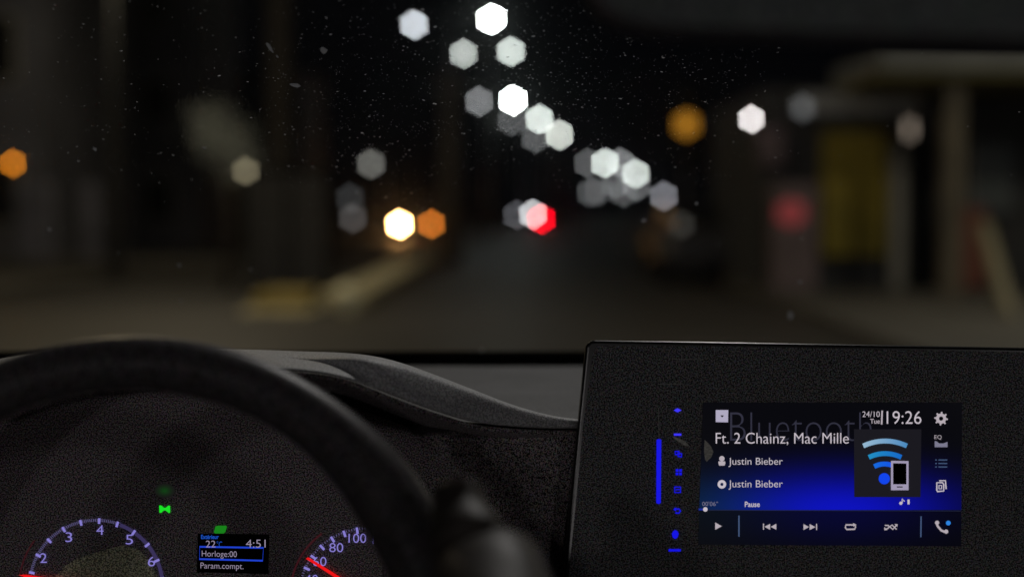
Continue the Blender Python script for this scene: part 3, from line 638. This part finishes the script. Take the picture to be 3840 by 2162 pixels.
for px, py, B, Y, lab in ((2216, 722, 70, 300, 'leftmost dim lamp under the far cluster'), (2243, 716, 62, 310, 'dim lamp second from left under the far cluster'),
                     (2308, 690, 80, 290, 'dim lamp in the middle under the far cluster'), (2338, 722, 66, 330, 'lowest dim lamp under the far cluster'),
                     (2386, 698, 88, 280, 'dim lamp directly below the seventh street lamp'), (2489, 735, 112, 270, 'single bluish lamp right of the far cluster'),
                     (1939, 806, 72, 180, 'dim bluish lamp left of the red tail lamp'), (1998, 803, 190, 170, 'pale lamp overlapping the red tail lamp')):
    lamp([(px, py, lin(B), (.9, .9, 1.0) if B in (112, 72) else gy, 9, 9, 0)], Y, lab, 'distant street lamps')
for px, py, B, Y, col, lab in ((1323, 818, 62, 120, (1, .93, .92), 'dim pinkish lamp left of the oncoming car'), (1313, 742, 42, 140, gy, 'very dim lamp above the dim pinkish one'),
                     (1391, 614, 92, 90, (1, .98, .9), 'soft warm grey lamp above the oncoming car')):
    lamp([(px, py, lin(B), col, 13, 13, 0)], Y, lab, 'dim lamps on the left')
# near lamps of the same row, out of the picture above the car; they light the road and the dashboard; added fill lamps follow
def near_lamp(x, y, z, watts, col, label, size=.5):
    r = empty('street_lamp', (x, y, 0), label, 'street lamp', 'street lamps receding along the road')  # name and group also cover the added fill lamps
    s = -1 if x > 0 else 1
    bm = bmesh.new(); tube(bm, [(0, 0, 0), (0, 0, z*.6), (0, 0, z)], [.11, .08, .06], 10); link('pole', bm, M_pole, r, smooth=True)
    bm = bmesh.new(); tube(bm, [(0, 0, z), (s*.7, 0, z+.25), (s*1.5, 0, z+.3)], .04, 8); link('arm', bm, M_pole, r, smooth=True)
    bm = bmesh.new(); prism(bm, [(s*1.5-.35, z+.22), (s*1.5+.35, z+.22), (s*1.5+.25, z+.34), (s*1.5-.25, z+.34)], -.15, .15); link('lamp_housing', bm, M_pole, r)
    l = bpy.data.lights.new('lamp_light', 'AREA'); l.energy = watts; l.color = col; l.shape = 'DISK'; l.size = size
    o = bpy.data.objects.new('lamp_light', l); C.objects.link(o); o.parent = r; o.location = (s*1.5, 0, z + .2)
    return r, o
near_lamp(-6.8, 16.2, 7.2, 210, (1, .80, .50), 'warm street lamp above the left side of the road, over the kerb')
near_lamp(2.95, 6.5, 7, 225, (1, .96, .93), 'whitish street lamp beside the front of the car')
near_lamp(-7.4, 26.5, 7.6, 130, (1, .86, .62), 'added street lamp on the left pavement beyond the small stand-in tree')  # lamp added to brighten the far kerb and the stand-in tree
near_lamp(9.0, 14.5, 5.0, 110, (1, .93, .74), 'unseen added lamp above the right pavement facing the shop')  # unseen lamp added to brighten the shop front
for x_, y_, z_, w_, lab in ((2.6, -45, 5.4, 440, 'farthest added fill lamp behind the car'), (9.0, -16, 6.0, 80, 'added fill lamp behind the car on the right pavement'), (-8.5, -20, 5.6, 105, 'added fill lamp behind the car on the left side')):  # unseen lamps added behind the car as soft fill for the cabin
    r_, o_ = near_lamp(x_, y_, z_, w_, (1, .95, .95), lab, 1.1)
    o_.rotation_euler = (Vector((0, .9, 1.1)) - (Vector((x_ - math.copysign(1.5, x_), y_, z_)))).to_track_quat('-Z', 'Y').to_euler()

# ------------------------------------------------------------------ cars
def car(name, x, Y, rz, label, paint, lights):
    r = empty(name, (x, Y, 0), label, 'car'); r.rotation_euler = (0, 0, rz)
    prof = [(-2.1, .35), (-2.15, .62), (-2.05, .82), (-1.2, .95), (-.55, 1.38), (.75, 1.42), (1.45, 1.02), (2.0, .95), (2.12, .6), (2.08, .35)]
    bm = bmesh.new(); rows = []
    for xx, k_ in ((-.86, .97), (-.8, 1), (.8, 1), (.86, .97)):
        rows.append([bm.verts.new((xx*(1 if z < 1 else .82), y_*k_, z)) for y_, z in prof])
    for a, b_ in zip(rows, rows[1:]):
        for i in range(len(prof)): bm.faces.new((a[i], a[(i+1) % len(prof)], b_[(i+1) % len(prof)], b_[i]))
    bm.faces.new(rows[0][::-1]); bm.faces.new(rows[-1]); o = link('body', bm, paint, r); bevel(o, .06)
    bm = bmesh.new(); vv = [bm.verts.new(v) for v in ((-.66, -1.17, .98), (.66, -1.17, .98), (.6, -.6, 1.36), (-.6, -.6, 1.36))]; bm.faces.new(vv); link('windscreen', bm, M_gloss, r)
    bm = bmesh.new(); vv = [bm.verts.new(v) for v in ((-.66, 1.46, 1.04), (.66, 1.46, 1.04), (.6, .8, 1.40), (-.6, .8, 1.40))]; bm.faces.new(vv); link('rear_window', bm, M_gloss, r)
    for sx in (-.8, .8):
        for sy in (-1.35, 1.3):
            bm = bmesh.new(); tube(bm, [(sx-.1, sy, .31), (sx+.1, sy, .31)], .31, 18); wh_ = link('wheel', bm, M_black, r)
            bm = bmesh.new(); tube(bm, [(sx-.105, sy, .31), (sx+.105, sy, .31)], .18, 12); link('rim', bm, M_pole, wh_)
    inv_ = Matrix.Rotation(-rz, 4, 'Z')
    for nm, px, py, B, col, a, smp in lights:
        p = W(px, py, Y - 2.2); q = inv_ @ (p - Vector((x, Y, 0))); ra = a*Y/FPX
        bm = bmesh.new(); ell(bm, q, (ra, .06, ra)); link(nm, bm, lampmat(col, B, a, a, smp), r, smooth=True)
        bm = bmesh.new(); tube(bm, [q + Vector((0, .04 if rz == 0 else -.04, 0)), q + Vector((0, .22 if rz == 0 else -.22, 0))], ra*1.15, 14); link('lamp_bowl', bm, M_pole, r)
    return r
M_car1 = pbr('grey_car_paint', (.12, .12, .13), .3, spec=.6); M_car2 = pbr('dark_car_paint', (.05, .05, .055), .3, spec=.6)
car('car', W(1558, 840, 78).x, 78, 0, 'oncoming car with dazzling warm headlamp and an amber lamp beside it', M_car1,
    [('headlamp', 1498, 841, 9.0, (1, .5, .17), 10, True), ('indicator_lamp', 1617, 840, .45, (1, .27, .03), 9, False)])
car('car', W(2085, 821, 88).x + .0, 88, math.pi, 'car ahead with one glowing red tail lamp', M_car2,
    [('tail_lamp', 2031, 822, 1.0, (1, .0, .012), 9, False)])

car('car', 3.55, 27, math.pi, 'dark parked car in front of the shop, seen from behind', M_car2,
    [('tail_lamp', 2556, 842, lin(34), (1, .95, .85), 16, False), ('tail_lamp', 2806, 838, lin(30), (1, .97, .9), 16, False)])  # unlit grey reflectors, given a dim glow in place of reflected light
# ------------------------------------------------------------------ traffic signal with amber light
p = W(2573, 467, 30)
ts = empty('traffic_light', (p.x, 30, 0), 'traffic signal glowing soft amber, right of the street lamp row', 'traffic light')
bm = bmesh.new(); tube(bm, [(0, .15, 0), (0, .15, p.z+.7)], .06, 10); link('pole', bm, M_pole, ts)
o = link('signal_housing', bxm((-.26, 0, p.z-.85), (.26, .14, p.z+.85)), M_black, ts); bevel(o, .04)
for zo, mm in ((.52, M_gloss), (0, lampmat((1, .42, .035), .26, 36, 36)), (-.52, M_gloss)):
    bm = bmesh.new(); ell(bm, (0, -.02, p.z + zo), (.205, .06, .205)); l_ = link('lens', bm, mm, ts, smooth=True)
    bm = bmesh.new(); tube(bm, [(0, 0, p.z+zo), (0, -.03, p.z+zo)], .225, 16); link('lens_ring', bm, M_black, l_)
# ------------------------------------------------------------------ shop on the right
M_wall = pbr('shop_wall', (.035, .034, .033), .85, big=.3, bigscale=.8); M_can = pbr('canopy_paint', (.115, .115, .105), .6, big=.2)
M_shut = pbr('yellow_shutter', (.25, .185, .001), .6, big=.15); M_pink = pbr('pinkish_panel', (.14, .10, .10), .7, big=.3); M_pil = pbr('pillar_cream', (.22, .21, .18), .7, big=.2); M_red = pbr('red_brown', (.16, .05, .03), .8)
Y0 = 21.0
def sx(px, Y=Y0): return (px-1920)/FPX*Y
def sz(py, Y=Y0): return W(1920, py, Y).z
shop = empty('shop', (sx(3300), Y0, 0), 'dark roadside shop with pale canopy, yellow shutter and cream pillars on the right', 'shop')
so = shop.location
def sbox(name, px0, px1, py0, py1, ya, yb, m, par=None, b=.02):
    o = link(name, bxm((sx(px0, ya)-so.x, ya-so.y, sz(py1, ya)), (sx(px1, ya)-so.x, yb-so.y, sz(py0, ya))), m, par or shop); bevel(o, b, 2); return o
sbox('wall', 2860, 4700, 330, 1125, 21.4, 27, M_wall)
cn = sbox('canopy', 3290, 4600, 180, 262, 18.6, 21.38, M_can); sbox('fascia_band', 3290, 4600, 262, 285, 18.7, 21.3, pbr('fascia_yellow', (.25, .22, .08), .7), cn)
sbox('lintel', 2990, 3445, 352, 425, 21.1, 21.38, pbr('lintel_grey', (.42, .42, .40), .8, big=.3))
sh = sbox('shutter', 3085, 3320, 490, 960, 21.2, 21.38, M_shut)
for k_ in range(9):
    py = 520 + k_*48; bm = bmesh.new(); tube(bm, [(sx(3092, 21.2)-so.x, 21.19-so.y, sz(py, 21.2)), (sx(3313, 21.2)-so.x, 21.19-so.y, sz(py, 21.2))], .012, 6); link('slat_ridge', bm, M_shut, sh)
sbox('pillar', 3345, 3392, 560, 1120, 21.05, 21.35, M_pil)
sbox('pillar', 3545, 3612, 300, 1170, 19.0, 19.3, pbr('pillar_brownish', (.11, .09, .06), .8, big=.3))
sbox('side_panel', 2840, 2935, 480, 620, 21.2, 21.38, M_pink, b=.01)
wn_ = sbox('window', 3640, 3800, 520, 800, 21.3, 21.39, pbr('window_glass_grey', (.10, .11, .11), .25), b=.005); sbox('window_frame', 3632, 3640, 512, 808, 21.25, 21.39, M_pil, wn_, .005)
sbox('door', 3420, 3500, 520, 1100, 21.3, 21.39, M_black, b=.005)
sbox('step_wall', 3600, 3700, 780, 1080, 20.2, 21.0, M_red)
# cabinet with red light
cab = empty('sign_cabinet', (sx(2990, 24), 23.2-2.6, 0), 'pale cabinet with a glowing red panel in front of the shop', 'cabinet')
Yc = 20.6
cx_ = sx(2975, Yc); cab.location = (cx_, Yc, 0)
o = link('cabinet_body', bxm((-.27, 0, 0), (.36, .5, sz(690, Yc))), M_pink, cab); bevel(o, .03)
bm = bmesh.new(); prism(bm, [(-.04 + .21*math.cos(R(q)), sz(797, Yc) + .17*math.sin(R(q))) for q in range(0, 360, 20)], -.03, -.004); link('lit_panel', bm, emi('red_panel_lit', (1, .12, .13), .17), cab)
# leaning post
a = W(3690, 850, 17); b2 = W(3812, 1195, 15.6)
lp = empty('post', (b2.x, b2.y, 0), 'pale cream post leaning beside the shop at the right edge', 'post')
bm = bmesh.new(); tube(bm, [Vector((0, 0, 0)), Vector((-.05, .1, b2.z+.05)), a - lp.location], .09, 12); link('shaft', bm, pbr('post_cream', (.19, .165, .10), .7, big=.3), lp, smooth=True)
bm = bmesh.new(); tube(bm, [(0, 0, 0), (0, 0, .06)], .16, 14); link('base', bm, M_pole, lp)
# small wall lamps near the shop
def bulb(px, py, Y, B, col, a, b, label):
    p = W(px, py, Y); r = empty('wall_lamp', p, label, 'lamp', 'small lamps around the shop')
    bm = bmesh.new(); bmesh.ops.create_uvsphere(bm, u_segments=14, v_segments=10, radius=1, matrix=Matrix.Diagonal((a*Y/FPX, .05, b*Y/FPX, 1))); link('globe', bm, lampmat(col, B, a, b), r, smooth=True)
    bm = bmesh.new(); tube(bm, [(0, .3, b*Y/FPX+.03), (0, 0, b*Y/FPX+.03)], .018, 8); link('bracket', bm, M_pole, r)
    return r
bulb(2818, 447, 20.3, lin(222), (1, .93, .93), 9, 9, 'bright pinkish white lamp between the amber signal and the shop')
bulb(3010, 404, 20.5, lin(64), gy, 22, 26, 'dim grey lamp above the red lit cabinet')
bulb(3412, 485, 20.4, lin(74), (1, .8, .64), 14, 34, 'dim beige upright lamp beside the yellow shutter')
# ------------------------------------------------------------------ left side
M_b1 = pbr('render_grey', (.09, .09, .105), .85, big=.35, bigscale=.5)
def building(x0, x1, Y, h_, label, cols):
    r = empty('building', ((x0+x1)/2, Y, 0), label, 'building', 'dark buildings on the left')
    w_ = (x1-x0)/2; o = link('wall', bxm((-w_, 0, .13), (w_, 7, h_)), M_b1, r)
    o = link('roof', bxm((-w_-.2, -.2, h_), (w_+.2, 7.2, h_+.25)), M_wall, r); bevel(o, .03)
    for i in range(cols):
        xx = -w_ + (i+.5)*2*w_/cols
        for z0 in [q for q in (1.0, 4.0, 7.0) if q + 2 < h_]:
            f_ = link('window', bxm((xx-.5, -.05, z0), (xx+.5, .02, z0+1.4)), M_pil, r); link('pane', bxm((xx-.42, -.07, z0+.08), (xx+.42, -.055, z0+1.32)), M_gloss, f_)
    o = link('door', bxm((-.5, -.06, .13), (.5, .03, 2.3)), M_black, r)
    return r
building(-13.6, -9.9, 30, 8.4, 'dark three storey building at the far left edge', 2)
building(-16.5, -9.8, 44, 9.5, 'dark building behind the leftmost one', 3)
building(-12.2, -8.8, 60, 7, 'dark low building further along on the left', 2)
pw = empty('pillar_row_wall', (-8.7, 27, 0), 'greyish low wall with two upright piers at the far left', 'wall')
pw.name = 'boundary_wall'
for px0, px1 in ((60, 190), (300, 360)):
    o = link('pier', bxm((sx(px0, 27)+8.7, 0, .13), (sx(px1, 27)+8.7, .35, sz(690, 27))), pbr('pier_grey', (.13, .13, .16), .8, big=.3), pw); bevel(o, .03)
o = link('coping', bxm((sx(-100, 27)+8.7, -.05, .13), (sx(900, 27)+8.7, .33, .38)), M_pave, pw); bevel(o, .03)
# small sparse tree added in place of a pale building patch
tp_ = W(850, 540, 24)
tree = empty('tree', (tp_.x, 24, 0), 'small sparse tree standing in for a pale building patch, left of the lamps', 'tree')
rnd = random.Random(3); bm = bmesh.new()
A_, B_ = W(770, 455, 24) - tree.location, W(915, 615, 24) - tree.location
for i in range(900):
    t = rnd.random(); c = A_.lerp(B_, t) + Vector((rnd.gauss(0, .20), rnd.gauss(0, .25), rnd.gauss(0, .20)))
    n = Vector((rnd.gauss(0, 1), rnd.gauss(0, 1) - .6, rnd.gauss(0, 1))).normalized(); u = n.orthogonal().normalized(); v = n.cross(u); sz_ = rnd.uniform(.03, .06)
    bm.faces.new([bm.verts.new(c + u*a_*sz_ + v*b_*sz_*.6) for a_, b_ in ((-1, 0), (0, -1), (1, 0), (0, 1))])
link('stand_in_crown', bm, pbr('stand_in_tree_leaves', (.42, .46, .44), .7, big=.4, bigscale=3), tree)
bm = bmesh.new(); tube(bm, [(0, 0, 0), (.04, 0, 1.2), A_.lerp(B_, .6)], [.07, .055, .03], 10)
for t in (0, .25, .8, 1): tube(bm, [Vector((.02, 0, 1.2)), A_.lerp(B_, t)], [.03, .01], 6)
link('trunk', bm, pbr('stand_in_tree_bark', (.05, .04, .03), .9, big=.3), tree, smooth=True)
dc = empty('utility_cabinet', ((1085-1920)/FPX*20.5, 20.5, 0), 'tall dark roadside cabinet standing behind the yellow block', 'cabinet')
o = link('cabinet_body', bxm((-.56, 0, .06), (.56, .5, 1.9)), M_black, dc); bevel(o, .03)
link('plinth', bxm((-.6, -.04, 0), (.6, .54, .06)), M_pave, dc)
for xx in (-.28, .28):
    d_ = link('door', bxm((xx-.25, -.03, .2), (xx+.25, -.002, 1.8)), pbr('cabinet_door_dark', (.012, .012, .012), .6), dc); link('handle', bxm((xx+.18, -.06, .95), (xx+.21, -.031, 1.1)), M_pole, d_)
def wlamp(px, py, Y, B, col, a, b, label, zb=0):
    p = W(px, py, Y); r = empty('street_lamp', (p.x, Y, 0), label, 'street lamp', 'warm lamps on the left')
    bm = bmesh.new(); tube(bm, [(0, .12, zb), (0, .12, p.z+.1)], .04, 8); link('pole', bm, M_pole, r)
    bm = bmesh.new(); bmesh.ops.create_uvsphere(bm, u_segments=14, v_segments=10, radius=1, matrix=Matrix.Translation((0, 0, p.z)) @ Matrix.Diagonal((a*Y/FPX, .05, b*Y/FPX, 1))); link('lamp_lens', bm, lampmat(col, B, a, b), r, smooth=True)
    bm = bmesh.new(); tube(bm, [(0, .13, p.z + b*Y/FPX), (0, -.05, p.z + b*Y/FPX)], .03, 8); link('arm', bm, M_pole, r)
wlamp(48, 612, 29, .40, (1, .30, .012), 8, 12, 'orange lamp at the far left edge of the view', .13)
wlamp(922, 640, 23, lin(96), (1, .86, .55), 14, 14, 'dim warm lamp at the lower right of the pale tree crown', .13)
# utility poles
for px, Y, rr, tp, lab in ((1055, 34, .32, 12, 'thick brown utility pole rising out of view, left of the street lamps'), (1690, 34, .24, 4.6, 'short stout brown pole under the second street lamp')):
    x = (px-1920)/FPX*Y; r = empty('utility_pole', (x, Y, 0), lab, 'pole', 'brown poles')
    bm = bmesh.new(); tube(bm, [(0, 0, 0), (0, 0, tp)], [rr, rr*.85], 12); link('trunk', bm, pbr('pole_wood', (.07, .06, .05), .9, big=.4), r, smooth=True)
    bm = bmesh.new(); tube(bm, [(-.7, 0, tp-.4), (.7, 0, tp-.4)], .05, 8); link('crossarm', bm, M_pole, r)
